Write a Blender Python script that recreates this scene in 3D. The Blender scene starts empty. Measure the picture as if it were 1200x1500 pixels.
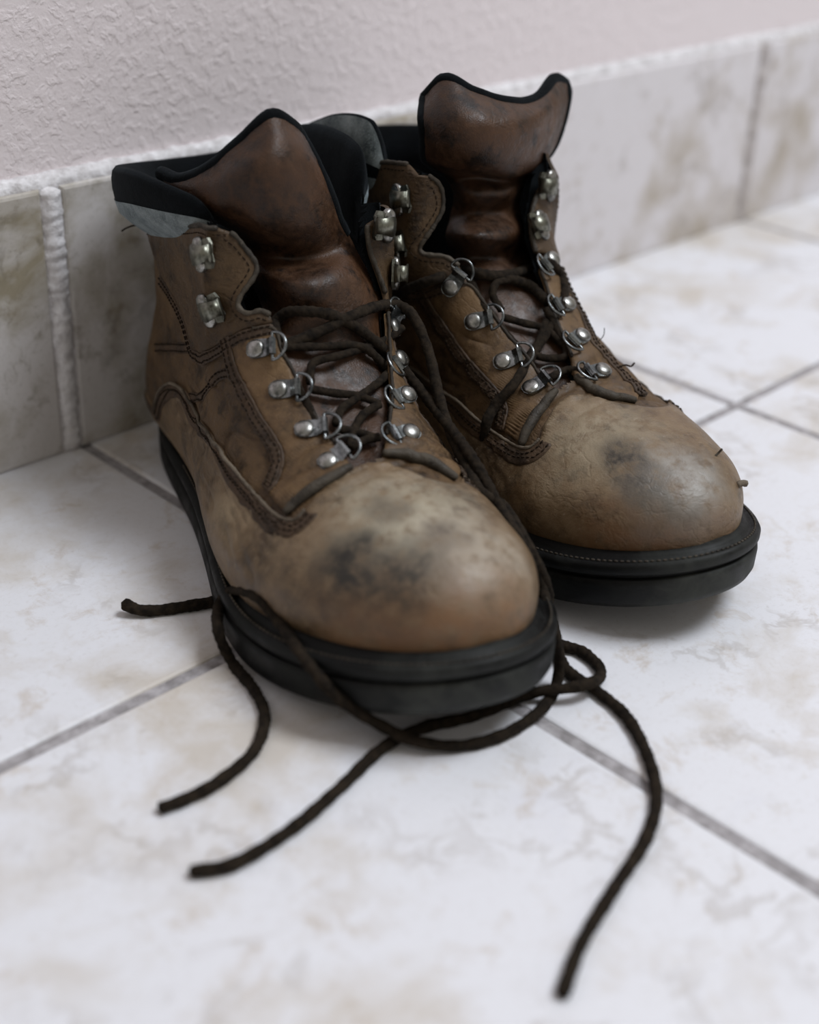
import bpy, bmesh, math, random
import numpy as np
from mathutils import Vector, Matrix, noise
from mathutils.bvhtree import BVHTree
from mathutils.geometry import delaunay_2d_cdt

random.seed(7)
rng = np.random.default_rng(7)
SC = bpy.context.scene
COL = SC.collection
CM = 0.01                                   # everything below is measured in centimetres

# ------------------------------------------------------------------ camera
CAM = np.array([-34.153, -56.012, 32.676])
CR = np.array([0.7074449, -0.70572978, 0.03830393])
CU = np.array([0.32361964, 0.37163399, 0.87014856])
CF = np.array([0.62832479, 0.60318626, -0.49129858])
FPX = 2026.44
cd = bpy.data.cameras.new('camera')
cam = bpy.data.objects.new('camera', cd)
COL.objects.link(cam)
cam.matrix_world = Matrix(((CR[0], CU[0], -CF[0], CAM[0]*CM), (CR[1], CU[1], -CF[1], CAM[1]*CM),
                           (CR[2], CU[2], -CF[2], CAM[2]*CM), (0, 0, 0, 1)))
cd.sensor_fit = 'HORIZONTAL'
cd.sensor_width = 36
cd.lens = FPX/1200*36
cd.clip_start = 0.01
cd.dof.use_dof = True
cd.dof.focus_distance = 0.595
cd.dof.aperture_fstop = 5.2
SC.camera = cam

# ------------------------------------------------------------------ world, lights, exposure
W = bpy.data.worlds.new('world')
SC.world = W
W.use_nodes = True
W.node_tree.nodes['Background'].inputs[0].default_value = (1.0, 0.94, 0.85, 1)
W.node_tree.nodes['Background'].inputs[1].default_value = 0.38

def area(name, loc, target, size, power, color):
    l = bpy.data.lights.new(name, 'AREA')
    l.shape = 'RECTANGLE'
    l.size, l.size_y = size
    l.energy = power
    l.color = color
    o = bpy.data.objects.new(name, l)
    COL.objects.link(o)
    o.location = loc
    o.rotation_euler = (Vector(target)-Vector(loc)).to_track_quat('-Z', 'Y').to_euler()
    return o
area('ceiling_lamp', (0.88, -1.15, 2.5), (0.1, -0.25, 0), (1.0, 1.0), 63, (0.88, 0.93, 1.0))
SC.view_settings.view_transform = 'Standard'
SC.view_settings.look = 'None'
SC.view_settings.exposure = 0.0
SC.view_settings.gamma = 1.0
SC.view_settings.use_curve_mapping = False

# ------------------------------------------------------------------ helpers
def link(name, me, mat, parent=None, smooth=True):
    o = bpy.data.objects.new(name, me)
    COL.objects.link(o)
    if mat is not None:
        me.materials.append(mat)
    if smooth:
        me.polygons.foreach_set('use_smooth', [True]*len(me.polygons))
    if parent is not None:
        o.parent = parent
    return o

def mesh(name, V, F, mat, parent=None, smooth=True):
    me = bpy.data.meshes.new(name)
    me.from_pydata((np.asarray(V, float)*CM).tolist(), [], [tuple(int(i) for i in f) for f in F])
    me.update()
    return link(name, me, mat, parent, smooth)

def pchip(xs, ys):
    xs = np.asarray(xs, float); ys = np.asarray(ys, float)
    h = np.diff(xs); d = np.diff(ys)/h
    m = np.zeros_like(ys)
    for i in range(1, len(xs)-1):
        if d[i-1]*d[i] > 0:
            w1, w2 = 2*h[i]+h[i-1], h[i]+2*h[i-1]
            m[i] = (w1+w2)/(w1/d[i-1]+w2/d[i])
    m[0], m[-1] = d[0], d[-1]
    def f(x):
        x = np.clip(np.asarray(x, float), xs[0], xs[-1])
        i = np.clip(np.searchsorted(xs, x)-1, 0, len(xs)-2)
        t = (x-xs[i])/h[i]
        return ((2*t**3-3*t*t+1)*ys[i]+(t**3-2*t*t+t)*h[i]*m[i]+(-2*t**3+3*t*t)*ys[i+1]+(t**3-t*t)*h[i]*m[i+1])
    return f

def catmull(P, n=12, closed=False):
    P = [np.asarray(p, float) for p in P]
    N = len(P); out = []
    for i in range(N if closed else N-1):
        p1, p2 = P[i], P[(i+1) % N]
        p0 = P[(i-1) % N] if (closed or i > 0) else 2*p1-p2
        p3 = P[(i+2) % N] if (closed or i+2 < N) else 2*p2-p1
        for k in range(n):
            t = k/n
            out.append(.5*((2*p1)+(p2-p0)*t+(2*p0-5*p1+4*p2-p3)*t*t+(3*p1-p0-3*p2+p3)*t**3))
    if not closed:
        out.append(P[-1])
    return np.array(out)

def resample(P, step, closed=False):
    P = np.asarray(P, float)
    if closed:
        P = np.vstack([P, P[:1]])
    s = np.concatenate([[0], np.cumsum(np.linalg.norm(np.diff(P, axis=0), axis=1))])
    n = max(2, int(round(s[-1]/step))+1)
    t = np.linspace(0, s[-1], n)
    Q = np.stack([np.interp(t, s, P[:, k]) for k in range(P.shape[1])], -1)
    return Q[:-1] if closed else Q

def tube_arrays(P, r, seg=10, closed=False, caps=True, flat=1.0):
    """swept tube along P; r a number or one per point"""
    P = np.asarray(P, float); n = len(P)
    r = np.broadcast_to(np.asarray(r, float), (n,))
    T = np.roll(P, -1, 0)-np.roll(P, 1, 0)
    if not closed:
        T[0] = P[1]-P[0]; T[-1] = P[-1]-P[-2]
    T /= np.linalg.norm(T, axis=1)[:, None]+1e-12
    a = np.array([0, 0, 1.]) if abs(T[0][2]) < .9 else np.array([1., 0, 0])
    N = np.zeros_like(P); v = a-T[0]*(a@T[0]); N[0] = v/np.linalg.norm(v)
    for i in range(1, n):
        v = N[i-1]-T[i]*(N[i-1]@T[i]); N[i] = v/(np.linalg.norm(v)+1e-12)
    B = np.cross(T, N)
    ang = np.linspace(0, 2*np.pi, seg, endpoint=False)
    V = (P[:, None]+r[:, None, None]*(np.cos(ang)[None, :, None]*N[:, None]*flat+np.sin(ang)[None, :, None]*B[:, None])).reshape(-1, 3)
    F = []
    for i in range(n if closed else n-1):
        j = (i+1) % n
        for k in range(seg):
            l = (k+1) % seg
            F.append((i*seg+k, i*seg+l, j*seg+l, j*seg+k))
    if caps and not closed:
        V = np.vstack([V, P[:1]-T[:1]*r[0]*.5, P[-1:]+T[-1:]*r[-1]*.5])
        c0, c1 = n*seg, n*seg+1
        for k in range(seg):
            l = (k+1) % seg
            F.append((c0, l, k)); F.append((c1, (n-1)*seg+k, (n-1)*seg+l))
    return V, F

class Bag:
    """collects arrays into one mesh"""
    def __init__(self): self.V = []; self.F = []; self.n = 0
    def add(self, V, F):
        self.V.append(np.asarray(V, float)); self.F += [tuple(i+self.n for i in f) for f in F]; self.n += len(V)
    def build(self, name, mat, parent=None, smooth=True):
        return mesh(name, np.vstack(self.V), self.F, mat, parent, smooth)

def grid_faces(nu, nv, wrap=False):
    F = []
    for j in range(nv-1):
        for i in range(nu if wrap else nu-1):
            k = (i+1) % nu
            F.append((j*nu+i, j*nu+k, (j+1)*nu+k, (j+1)*nu+i))
    return F

# ------------------------------------------------------------------ materials
def mat_new(name):
    m = bpy.data.materials.new(name); m.use_nodes = True
    nt = m.node_tree; b = nt.nodes['Principled BSDF']
    return m, nt, b
def N(nt, t, **kw):
    n = nt.nodes.new(t)
    for k, v in kw.items():
        setattr(n, k, v)
    return n
def coords(nt, scale=(100, 100, 100), loc=(0, 0, 0), rot=(0, 0, 0)):
    t = N(nt, 'ShaderNodeTexCoord'); m = N(nt, 'ShaderNodeMapping')
    m.inputs['Scale'].default_value = scale; m.inputs['Location'].default_value = loc; m.inputs['Rotation'].default_value = rot
    nt.links.new(t.outputs['Object'], m.inputs['Vector'])
    return m.outputs[0]
def noise_n(nt, vec, scale, detail=4, rough=.55, dist=0):
    n = N(nt, 'ShaderNodeTexNoise')
    n.inputs['Scale'].default_value = scale; n.inputs['Detail'].default_value = detail
    n.inputs['Roughness'].default_value = rough; n.inputs['Distortion'].default_value = dist
    nt.links.new(vec, n.inputs['Vector'])
    return n.outputs['Fac']
def ramp(nt, fac, stops, interp='LINEAR'):
    r = N(nt, 'ShaderNodeValToRGB'); e = r.color_ramp.elements
    r.color_ramp.interpolation = interp
    while len(e) < len(stops):
        e.new(.5)
    for k, (p, c) in enumerate(stops):
        e[k].position = p
        e[k].color = c if len(c) == 4 else (*c, 1)
    nt.links.new(fac, r.inputs[0])
    return r.outputs['Color']
def mixc(nt, fac, a, b, mode='MIX'):
    m = N(nt, 'ShaderNodeMix', data_type='RGBA', blend_type=mode)
    for s, v in ((0, fac), (6, a), (7, b)):
        if isinstance(v, (int, float)):
            m.inputs[s].default_value = v
        elif isinstance(v, tuple):
            m.inputs[s].default_value = v if len(v) == 4 else (*v, 1)
        else:
            nt.links.new(v, m.inputs[s])
    return m.outputs[2]
def bump(nt, b, h, strength, dist, prev=None):
    n = N(nt, 'ShaderNodeBump')
    n.inputs['Strength'].default_value = strength; n.inputs['Distance'].default_value = dist*CM
    nt.links.new(h, n.inputs['Height'])
    if prev is not None:
        nt.links.new(prev, n.inputs['Normal'])
    nt.links.new(n.outputs[0], b.inputs['Normal'])
    return n.outputs[0]
def srgb(r, g, b):
    f = lambda c: (c/255/12.92 if c/255 <= .04045 else ((c/255+.055)/1.055)**2.4)
    return (f(r), f(g), f(b))

M = {}
def math_n(nt, op, a, b=None, clamp=False):
    n = N(nt, 'ShaderNodeMath', operation=op, use_clamp=clamp)
    for k, v in ((0, a), (1, b)):
        if v is None: continue
        if isinstance(v, (int, float)): n.inputs[k].default_value = v
        else: nt.links.new(v, n.inputs[k])
    return n.outputs[0]
def maprange(nt, v, a, b, c=0.0, d=1.0, smooth=True):
    n = N(nt, 'ShaderNodeMapRange', interpolation_type='SMOOTHSTEP' if smooth else 'LINEAR')
    nt.links.new(v, n.inputs[0])
    for k, q in zip((1, 2, 3, 4), (a, b, c, d)): n.inputs[k].default_value = q
    return n.outputs[0]
def voronoi(nt, vec, scale, feature='DISTANCE_TO_EDGE', rnd=1.0):
    n = N(nt, 'ShaderNodeTexVoronoi', feature=feature)
    n.inputs['Scale'].default_value = scale; n.inputs['Randomness'].default_value = rnd
    nt.links.new(vec, n.inputs['Vector'])
    return n.outputs['Distance']
def warp(nt, vec, scale, amount):
    n = N(nt, 'ShaderNodeTexNoise'); n.inputs['Scale'].default_value = scale; n.inputs['Detail'].default_value = 3
    nt.links.new(vec, n.inputs['Vector'])
    a = N(nt, 'ShaderNodeVectorMath', operation='MULTIPLY_ADD')
    nt.links.new(n.outputs['Color'], a.inputs[0]); a.inputs[1].default_value = (amount,)*3; nt.links.new(vec, a.inputs[2])
    return a.outputs[0]
def blob(nt, vec, centre, rad, soft=.6):
    """1 inside a ragged round patch at centre (cm), 0 outside"""
    d = N(nt, 'ShaderNodeVectorMath', operation='DISTANCE'); nt.links.new(vec, d.inputs[0]); d.inputs[1].default_value = centre
    return maprange(nt, d.outputs['Value'], rad, rad*soft*.3, 0, 1)
def leather(name, dark, mid, light, scuff=.35, rough=(.42, .7), stains=(), tint=None, seed=0.0, wr=1.0, grime=.6, scale=1.0, age=.6, spec=.3):
    m, nt, b = mat_new(name)
    dark, mid, light = (tuple(c*age for c in q) for q in (dark, mid, light))
    v = coords(nt, loc=(seed, seed*.7, -seed*.3))
    w = warp(nt, v, .5, 1.6)
    big = noise_n(nt, w, .28*scale, 5, .6)
    col = ramp(nt, big, [(.30, dark), (.52, mid), (.75, light)])
    # mottling and pull-up marks
    mot = noise_n(nt, v, 2.2, 6, .7)
    col = mixc(nt, maprange(nt, mot, .35, .75, 0, .55), col, light)
    # fine scuffs: short bright scratches
    sv = coords(nt, scale=(330, 90, 140), loc=(seed, 3, 1), rot=(.5, .3, .7))
    sc1 = noise_n(nt, sv, 2.0, 5, .75)
    col = mixc(nt, maprange(nt, sc1, .58, .72, 0, scuff), col, tint or tuple(min(1, c*2.1+.03) for c in light))
    # grime in the pores
    gr = noise_n(nt, v, .75, 8, .72)
    col = mixc(nt, maprange(nt, gr, .50, .33, 0, grime), col, tuple(c*.28 for c in dark))
    for (c, r, s, sc_) in stains:
        wv = warp(nt, v, .6, 2.2); off = N(nt, 'ShaderNodeVectorMath', operation='ADD'); off.inputs[1].default_value = (-1.1, -1.1, -1.1)
        nt.links.new(wv, off.inputs[0])
        bl = blob(nt, off.outputs[0], (c[0]+seed, c[1]+seed*.7, c[2]-seed*.3), r)
        nn = maprange(nt, noise_n(nt, v, 1.3, 6, .65), .3, .6, .15, 1)
        col = mixc(nt, math_n(nt, 'MULTIPLY', math_n(nt, 'MULTIPLY', bl, nn), s), col, sc_)
    nt.links.new(col, b.inputs['Base Color'])
    nt.links.new(maprange(nt, mot, .3, .7, rough[0], rough[1]), b.inputs['Roughness'])
    b.inputs['Specular IOR Level'].default_value = spec
    # relief: wandering creases in places, grain, pores
    cw = warp(nt, coords(nt, scale=(75, 100, 115)), .45, 2.4)
    r1 = math_n(nt, 'ABSOLUTE', math_n(nt, 'SUBTRACT', noise_n(nt, cw, .8, 3, .5), .5))
    msk = maprange(nt, noise_n(nt, v, .35, 3, .5), .42, .6, 0, 1)
    cr = math_n(nt, 'MULTIPLY', maprange(nt, r1, .0, .045, 1, 0), msk)
    n1 = bump(nt, b, cr, .28*wr, -.07)
    r2 = math_n(nt, 'ABSOLUTE', math_n(nt, 'SUBTRACT', noise_n(nt, cw, 2.4, 4, .55), .5))
    n2 = bump(nt, b, math_n(nt, 'MULTIPLY', maprange(nt, r2, .0, .05, 1, 0), msk), .22*wr, -.03, n1)
    n3 = bump(nt, b, noise_n(nt, v, 1.3, 8, .66), .35*wr, .09, n2)
    bump(nt, b, voronoi(nt, v, 13, 'F1'), .36, .022, n3)
    return m
LB_ = dict(dark=srgb(56, 42, 28), mid=srgb(98, 75, 50), light=srgb(126, 100, 69))
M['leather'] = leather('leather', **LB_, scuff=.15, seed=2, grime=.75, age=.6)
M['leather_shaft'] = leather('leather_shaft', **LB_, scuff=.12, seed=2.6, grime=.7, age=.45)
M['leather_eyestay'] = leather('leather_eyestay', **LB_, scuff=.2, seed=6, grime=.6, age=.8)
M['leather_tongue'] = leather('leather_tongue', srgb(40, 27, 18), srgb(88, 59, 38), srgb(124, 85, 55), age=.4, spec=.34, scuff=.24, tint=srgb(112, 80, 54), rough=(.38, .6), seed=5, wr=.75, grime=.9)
M['leather_dark'] = leather('leather_dark', srgb(30, 25, 20), srgb(52, 44, 35), srgb(80, 70, 56), scuff=.3, rough=(.6, .85), seed=7)
M['leather_roll'] = leather('leather_roll', srgb(38, 33, 28), srgb(74, 66, 55), srgb(104, 95, 82), scuff=.4, rough=(.55, .8), seed=8)
M['leather_band'] = leather('leather_band', srgb(46, 36, 28), srgb(80, 62, 46), srgb(106, 84, 63), scuff=.3, rough=(.5, .75), seed=4)
M['leather_edge'] = leather('leather_edge', srgb(60, 52, 42), srgb(108, 95, 80), srgb(150, 138, 120), scuff=.4, rough=(.6, .85), seed=9)
def rubber(name, base, dust, amt, dusts=()):
    m, nt, b = mat_new(name); v = coords(nt)
    d = noise_n(nt, warp(nt, v, .5, 2), .5, 7, .7)
    f = maprange(nt, d, .42, .72, 0, amt)
    for (c, r, s) in dusts:
        f = math_n(nt, 'ADD', f, math_n(nt, 'MULTIPLY', blob(nt, v, c, r), math_n(nt, 'MULTIPLY', maprange(nt, d, .3, .62, .2, 1), s)), True)
    nt.links.new(mixc(nt, f, base, dust), b.inputs['Base Color'])
    nt.links.new(maprange(nt, d, .3, .7, .42, .8), b.inputs['Roughness'])
    b.inputs['Specular IOR Level'].default_value = .2
    n1 = bump(nt, b, noise_n(nt, v, 3, 6, .7), .35, .05)
    st = coords(nt, scale=(20, 20, 500)); bump(nt, b, noise_n(nt, st, 1.5, 3, .5), .25, .03, n1)
    return m
M['rubber'] = rubber('rubber', srgb(5, 6, 6), srgb(70, 72, 68), .18, [((31, -1, 1.2), 5.0, .7)])
M['rubber_dark'] = rubber('rubber_dark', srgb(12, 13, 14), srgb(50, 50, 48), .3)
def felt(name, dark, light, sheen):
    m, nt, b = mat_new(name); v = coords(nt)
    f = noise_n(nt, v, .9, 6, .65); g = noise_n(nt, v, 16, 3, .7)
    c = ramp(nt, f, [(.35, dark), (.7, light)])
    c = mixc(nt, maprange(nt, g, .5, .8, 0, .5), c, tuple(min(1, q*2.2+.004) for q in light))
    nt.links.new(c, b.inputs['Base Color']); b.inputs['Roughness'].default_value = 1
    b.inputs['Specular IOR Level'].default_value = .1
    b.inputs['Sheen Weight'].default_value = sheen; b.inputs['Sheen Roughness'].default_value = .5
    b.inputs['Sheen Tint'].default_value = (.7, .85, .95, 1)
    n1 = bump(nt, b, f, .4, .2); bump(nt, b, g, .7, .05, n1)
    return m
M['black_felt'] = felt('black_felt', srgb(4, 5, 6), srgb(11, 14, 17), .04)
M['grey_felt'] = felt('grey_felt', srgb(58, 65, 67), srgb(134, 142, 142), .3)
def metal(name, dark, light, r0, r1):
    m, nt, b = mat_new(name); v = coords(nt)
    f = noise_n(nt, v, 2.2, 5, .65)
    nt.links.new(ramp(nt, f, [(.35, dark), (.6, light)]), b.inputs['Base Color'])
    b.inputs['Metallic'].default_value = 1.0
    nt.links.new(maprange(nt, f, .3, .7, r1, r0), b.inputs['Roughness'])
    bump(nt, b, noise_n(nt, v, 7, 4, .6), .25, .02)
    return m
M['metal'] = metal('metal', srgb(72, 75, 76), srgb(140, 144, 145), .2, .4)
M['rivet'] = metal('rivet', srgb(88, 88, 85), srgb(165, 164, 160), .22, .42)
M['hook_metal'] = metal('hook_metal', srgb(66, 65, 56), srgb(130, 130, 119), .28, .48)
def thread(name, a, c):
    m, nt, b = mat_new(name); v = coords(nt)
    nt.links.new(ramp(nt, noise_n(nt, v, 3, 4, .6), [(.35, a), (.7, c)]), b.inputs['Base Color'])
    b.inputs['Roughness'].default_value = .95; b.inputs['Specular IOR Level'].default_value = .15
    bump(nt, b, noise_n(nt, v, 22, 3, .6), .6, .04)
    return m
M['thread'] = thread('thread', srgb(24, 18, 13), srgb(54, 42, 31))
M['lace'] = thread('lace', srgb(20, 16, 12), srgb(46, 38, 29))
def tile(name, base, patch1, patch2, vein, contrast=1.0, rough=.42):
    m, nt, b = mat_new(name)
    g = N(nt, 'ShaderNodeNewGeometry'); mp = N(nt, 'ShaderNodeMapping'); mp.inputs['Scale'].default_value = (100, 100, 100)
    nt.links.new(g.outputs['Position'], mp.inputs['Vector']); v = mp.outputs[0]
    w = warp(nt, v, .12, 7)
    big = noise_n(nt, w, .11, 6, .62)
    col = ramp(nt, big, [(.34, patch1), (.50, base), (.64, base), (.78, patch2)])
    w2 = warp(nt, v, .35, 3)
    mid = noise_n(nt, w2, .45, 7, .7)
    col = mixc(nt, maprange(nt, mid, .53, .72, 0, .55*contrast), col, vein)
    # thin wandering veins, a few clusters of pits
    vn = noise_n(nt, warp(nt, v, .2, 5), .22, 5, .6)
    ridge = math_n(nt, 'ABSOLUTE', math_n(nt, 'SUBTRACT', vn, .5))
    vmask = math_n(nt, 'MULTIPLY', maprange(nt, ridge, .05, .0, 0, .3*contrast), maprange(nt, noise_n(nt, v, .16, 3, .5), .48, .62, 0, 1))
    col = mixc(nt, vmask, col, tuple(c*.62 for c in vein))
    pit = math_n(nt, 'MULTIPLY', maprange(nt, noise_n(nt, v, 1.6, 6, .75), .58, .72, 0, .32*contrast), maprange(nt, noise_n(nt, v, .2, 4, .6), .5, .64, 0, 1))
    col = mixc(nt, pit, col, tuple(c*.6 for c in vein))
    grain = noise_n(nt, v, 3.5, 8, .8)
    col = mixc(nt, maprange(nt, grain, .5, .75, 0, .28*contrast), col, tuple(c*.72 for c in vein))
    nt.links.new(col, b.inputs['Base Color'])
    nt.links.new(maprange(nt, mid, .3, .7, rough, rough+.2), b.inputs['Roughness'])
    b.inputs['Specular IOR Level'].default_value = .35
    n1 = bump(nt, b, noise_n(nt, v, .9, 7, .65), .25, .06)
    bump(nt, b, pit, .5, -.03, n1)
    return m
M['tile'] = tile('tile', srgb(218, 218, 222), srgb(196, 189, 181), srgb(212, 212, 218), srgb(182, 168, 152), 1.05)
M['wall_tile'] = tile('wall_tile', srgb(214, 210, 212), srgb(178, 169, 158), srgb(218, 214, 217), srgb(160, 147, 130), 1.1, .5)
M['wall_tile_shaded'] = tile('wall_tile_shaded', srgb(200, 196, 194), srgb(146, 137, 118), srgb(206, 203, 204), srgb(112, 102, 82), 1.5, .5)  # stronger mottling; boots' shade on the left tiles painted into the darker colours
def grouty(name, a, c, scale, h):
    m, nt, b = mat_new(name)
    g = N(nt, 'ShaderNodeNewGeometry'); mp = N(nt, 'ShaderNodeMapping'); mp.inputs['Scale'].default_value = (100, 100, 100)
    nt.links.new(g.outputs['Position'], mp.inputs['Vector']); v = mp.outputs[0]
    f = noise_n(nt, v, scale, 6, .65)
    nt.links.new(ramp(nt, f, [(.35, a), (.65, c)]), b.inputs['Base Color']); b.inputs['Roughness'].default_value = .95
    b.inputs['Specular IOR Level'].default_value = .2
    bump(nt, b, f, .8, h)
    return m
M['grout'] = grouty('grout', srgb(128, 124, 124), srgb(176, 172, 174), 1.4, .12)
M['caulk'] = grouty('caulk', srgb(188, 184, 184), srgb(232, 230, 232), 1.6, .25)
M['joint'] = grouty('joint', srgb(160, 152, 148), srgb(196, 190, 188), 1.4, .1)
def wallmat():
    m, nt, b = mat_new('wall_paint')
    g = N(nt, 'ShaderNodeNewGeometry'); mp = N(nt, 'ShaderNodeMapping'); mp.inputs['Scale'].default_value = (100, 100, 100)
    nt.links.new(g.outputs['Position'], mp.inputs['Vector']); v = mp.outputs[0]
    b.inputs['Base Color'].default_value = (*srgb(224, 215, 216), 1); b.inputs['Roughness'].default_value = .75
    b.inputs['Specular IOR Level'].default_value = .3
    w = warp(nt, v, .9, .9)
    sp = maprange(nt, noise_n(nt, w, 1.5, 4, .55), .46, .64, 0, 1)
    n1 = bump(nt, b, sp, .42, .08)
    bump(nt, b, noise_n(nt, v, 4.2, 6, .65), .7, .06, n1)
    return m
M['wall'] = wallmat()

# ------------------------------------------------------------------ the setting
def box(x0, x1, y0, y1, z0, z1):
    V = [(x, y, z) for z in (z0, z1) for y in (y0, y1) for x in (x0, x1)]
    F = [(0, 2, 3, 1), (4, 5, 7, 6), (0, 1, 5, 4), (2, 6, 7, 3), (0, 4, 6, 2), (1, 3, 7, 5)]
    return np.array(V, float), F
TS, TE, G = 30.5, 19.34, 0.55
def slab(w, d, t, bev=.18):
    """a tile lying flat, its arris rounded: bottom, sides, bevel, top"""
    rings = [(0, -t), (0, -bev), (bev*.3, -bev*.3), (bev, 0)]
    V = []
    for i, z in rings:
        V += [(i, i, z), (w-i, i, z), (w-i, d-i, z), (i, d-i, z)]
    F = [(0, 3, 2, 1)]
    for k in range(3):
        for a in range(4):
            c = (a+1) % 4
            F.append((k*4+a, k*4+c, k*4+4+c, k*4+4+a))
    F.append((12, 13, 14, 15))
    return np.array(V, float), F
floor = mesh('floor', *box(-120, 190, -170, 12, -6, -0.12), M['grout'], smooth=False)
floor['kind'] = 'structure'
tile_me = {}
ylines = [0.6]+[-TE-k*TS for k in range(5)]
for k in range(-3, 6):
    for r in range(5):
        x0, x1 = k*TS+G/2, (k+1)*TS-G/2
        y1 = ylines[r]-(G/2 if r else 0.0); y0 = ylines[r+1]+G/2
        key = (round(x1-x0, 3), round(y1-y0, 3))
        if key not in tile_me:
            V, F = slab(x1-x0, y1-y0, .5)
            o = mesh('floor_tile', V, F, M['tile'], floor, smooth=False); tile_me[key] = o.data
        else:
            o = bpy.data.objects.new('floor_tile', tile_me[key]); COL.objects.link(o); o.parent = floor
        o.location = (x0*CM, y0*CM, 0)
BH = 13.57
wall = mesh('wall_back', *box(-120, 190, 0.9, 12, -0.1, 210), M['wall'], smooth=False); wall['kind'] = 'structure'
bb = mesh('baseboard_back', *box(-120, 190, 0.12, 0.95, 0.0, BH-.25), M['caulk'], smooth=False); bb['kind'] = 'structure'
V, F = slab(TS-1.1, BH, .9)
V2 = np.stack([V[:, 0], -V[:, 2], V[:, 1]], -1)
bt = None
for k in range(-3, 6):
    if bt is None:
        o = mesh('baseboard_tile', V2, F, M['wall_tile'], bb, smooth=False); bt = o.data
    else:
        o = bpy.data.objects.new('baseboard_tile', bt); COL.objects.link(o); o.parent = bb
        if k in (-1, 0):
            o.material_slots[0].link = 'OBJECT'; o.material_slots[0].material = M['wall_tile_shaded']
    o.location = ((k*TS-.75+.55)*CM, 0, 0)
def bead(name, P, r, amp, mat, parent, seg=12, step=.25):
    """a hand-run bead of caulk: a tube whose thickness wanders"""
    P = resample(P, step)
    w = np.array([1+amp*noise.noise(Vector(p*.8))+amp*.6*noise.noise(Vector(p*2.7)) for p in P])
    Vb, Fb = tube_arrays(P, r*w, seg)
    nz = np.array([noise.noise(Vector(v*2.2))*.6+noise.noise(Vector(v*5.0))*.4 for v in Vb])
    ctr = np.repeat(P, seg, 0); Vb[:len(ctr)] += (Vb[:len(ctr)]-ctr)*(nz[:len(ctr), None]*amp*1.2)
    return mesh(name, Vb, Fb, mat, parent)
for k in range(-1, 4):
    bead('caulk_joint', np.array([[k*TS-.75, .42, .1], [k*TS-.75, .42, BH-.2]]), .6, .25, M['caulk'] if k == 0 else M['joint'], bb, 14, .12)
bead('caulk_bead', np.array([[-60., .75, BH+.05], [150., .75, BH+.05]]), .52, .14, M['caulk'], bb, 12, .4)

# ------------------------------------------------------------------ boot geometry (local: x heel to toe, y across, z up)
SL, ST, INS = 31.1, 2.55, 1.08               # sole length, sole thickness at the welt, inset of the upper
tt = np.array([0, .03, .08, .15, .25, .38, .5, .6, .68, .76, .84, .9, .95, .98, 1.0])
w_med = np.array([0, 1.9, 3.1, 3.8, 4.0, 4.05, 4.4, 5.15, 5.75, 5.9, 5.4, 4.5, 3.3, 2.15, 0])*.98
w_lat = np.array([0, 1.9, 3.1, 3.9, 4.25, 4.6, 5.35, 6.15, 6.55, 6.4, 5.6, 4.6, 3.4, 2.2, 0])*.98
def sole_outline(bend, lat, n=300):
    t = .5-.5*np.cos(np.pi*np.linspace(0, 1, 200)); x = t*SL; c = centre(x, bend)
    a, d = (w_lat, w_med) if lat > 0 else (w_med, w_lat)
    P = np.concatenate([np.stack([x, c+np.interp(t, tt, a)], -1), np.stack([x, c-np.interp(t, tt, d)], -1)[::-1][1:-1]])
    P = resample(P, .05, True)
    P = P[(np.arange(n)*len(P)/n).astype(int)]
    k = np.hanning(25); k /= k.sum()
    Q = np.vstack([P[-40:], P, P[:40]])
    Q = np.stack([np.convolve(Q[:, i], k, 'same') for i in (0, 1)], -1)[40:-40]
    Q[:, 0] = (Q[:, 0]-Q[:, 0].min())/(Q[:, 0].max()-Q[:, 0].min())*SL
    return Q
def split_outline(P):
    i0, i1 = P[:, 0].argmin(), P[:, 0].argmax()
    n = len(P)
    up = P[[(i0+k) % n for k in range((i1-i0) % n+1)]]; lo = P[[(i0-k) % n for k in range((i0-i1) % n+1)]]
    return up, lo
def centre(x, bend):
    return bend*np.clip((x/SL-.35)/.65, 0, 1)**2
def spring(x, h):
    return h*np.clip((x/SL-.62)/.38, 0, 1.05)**2
def inset(P, d):
    T = np.roll(P, -1, 0)-np.roll(P, 1, 0)
    Nn = np.stack([T[:, 1], -T[:, 0]], -1); Nn /= np.linalg.norm(Nn, axis=1)[:, None]+1e-9
    return P+Nn*d
prof = catmull([(29.92, ST-.15), (29.9, 3.0), (29.65, 4.0), (28.9, 5.0), (27.5, 5.9), (25.5, 6.6), (23.5, 7.1), (21.5, 7.65), (19.8, 8.3),
                (18, 9.3), (16.3, 10.7), (14.9, 12.2), (13.8, 13.8), (13.2, 15.4), (13.0, 17), (12.95, 19)], 20)
prof = resample(prof, .05)
H_of_x = lambda x: np.interp(x, prof[::-1, 0], prof[::-1, 1])
xb_of_z = pchip([2.0, 3.5, 5, 7, 9, 11, 13, 15, 17, 19], [1.15, .95, .95, 1.25, 1.7, 1.75, 1.4, .9, .6, .5])
wsh_of_z = pchip([2.0, 3, 4.5, 7, 9, 11, 13, 15, 17, 19], [3.55, 3.9, 4.1, 3.8, 3.6, 3.7, 3.95, 4.2, 4.4, 4.5])
NU, NV, ZTOP = 120, 200, 17.0
def smooth01(t):
    t = np.clip(t, 0, 1); return t*t*(3-2*t)

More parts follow.
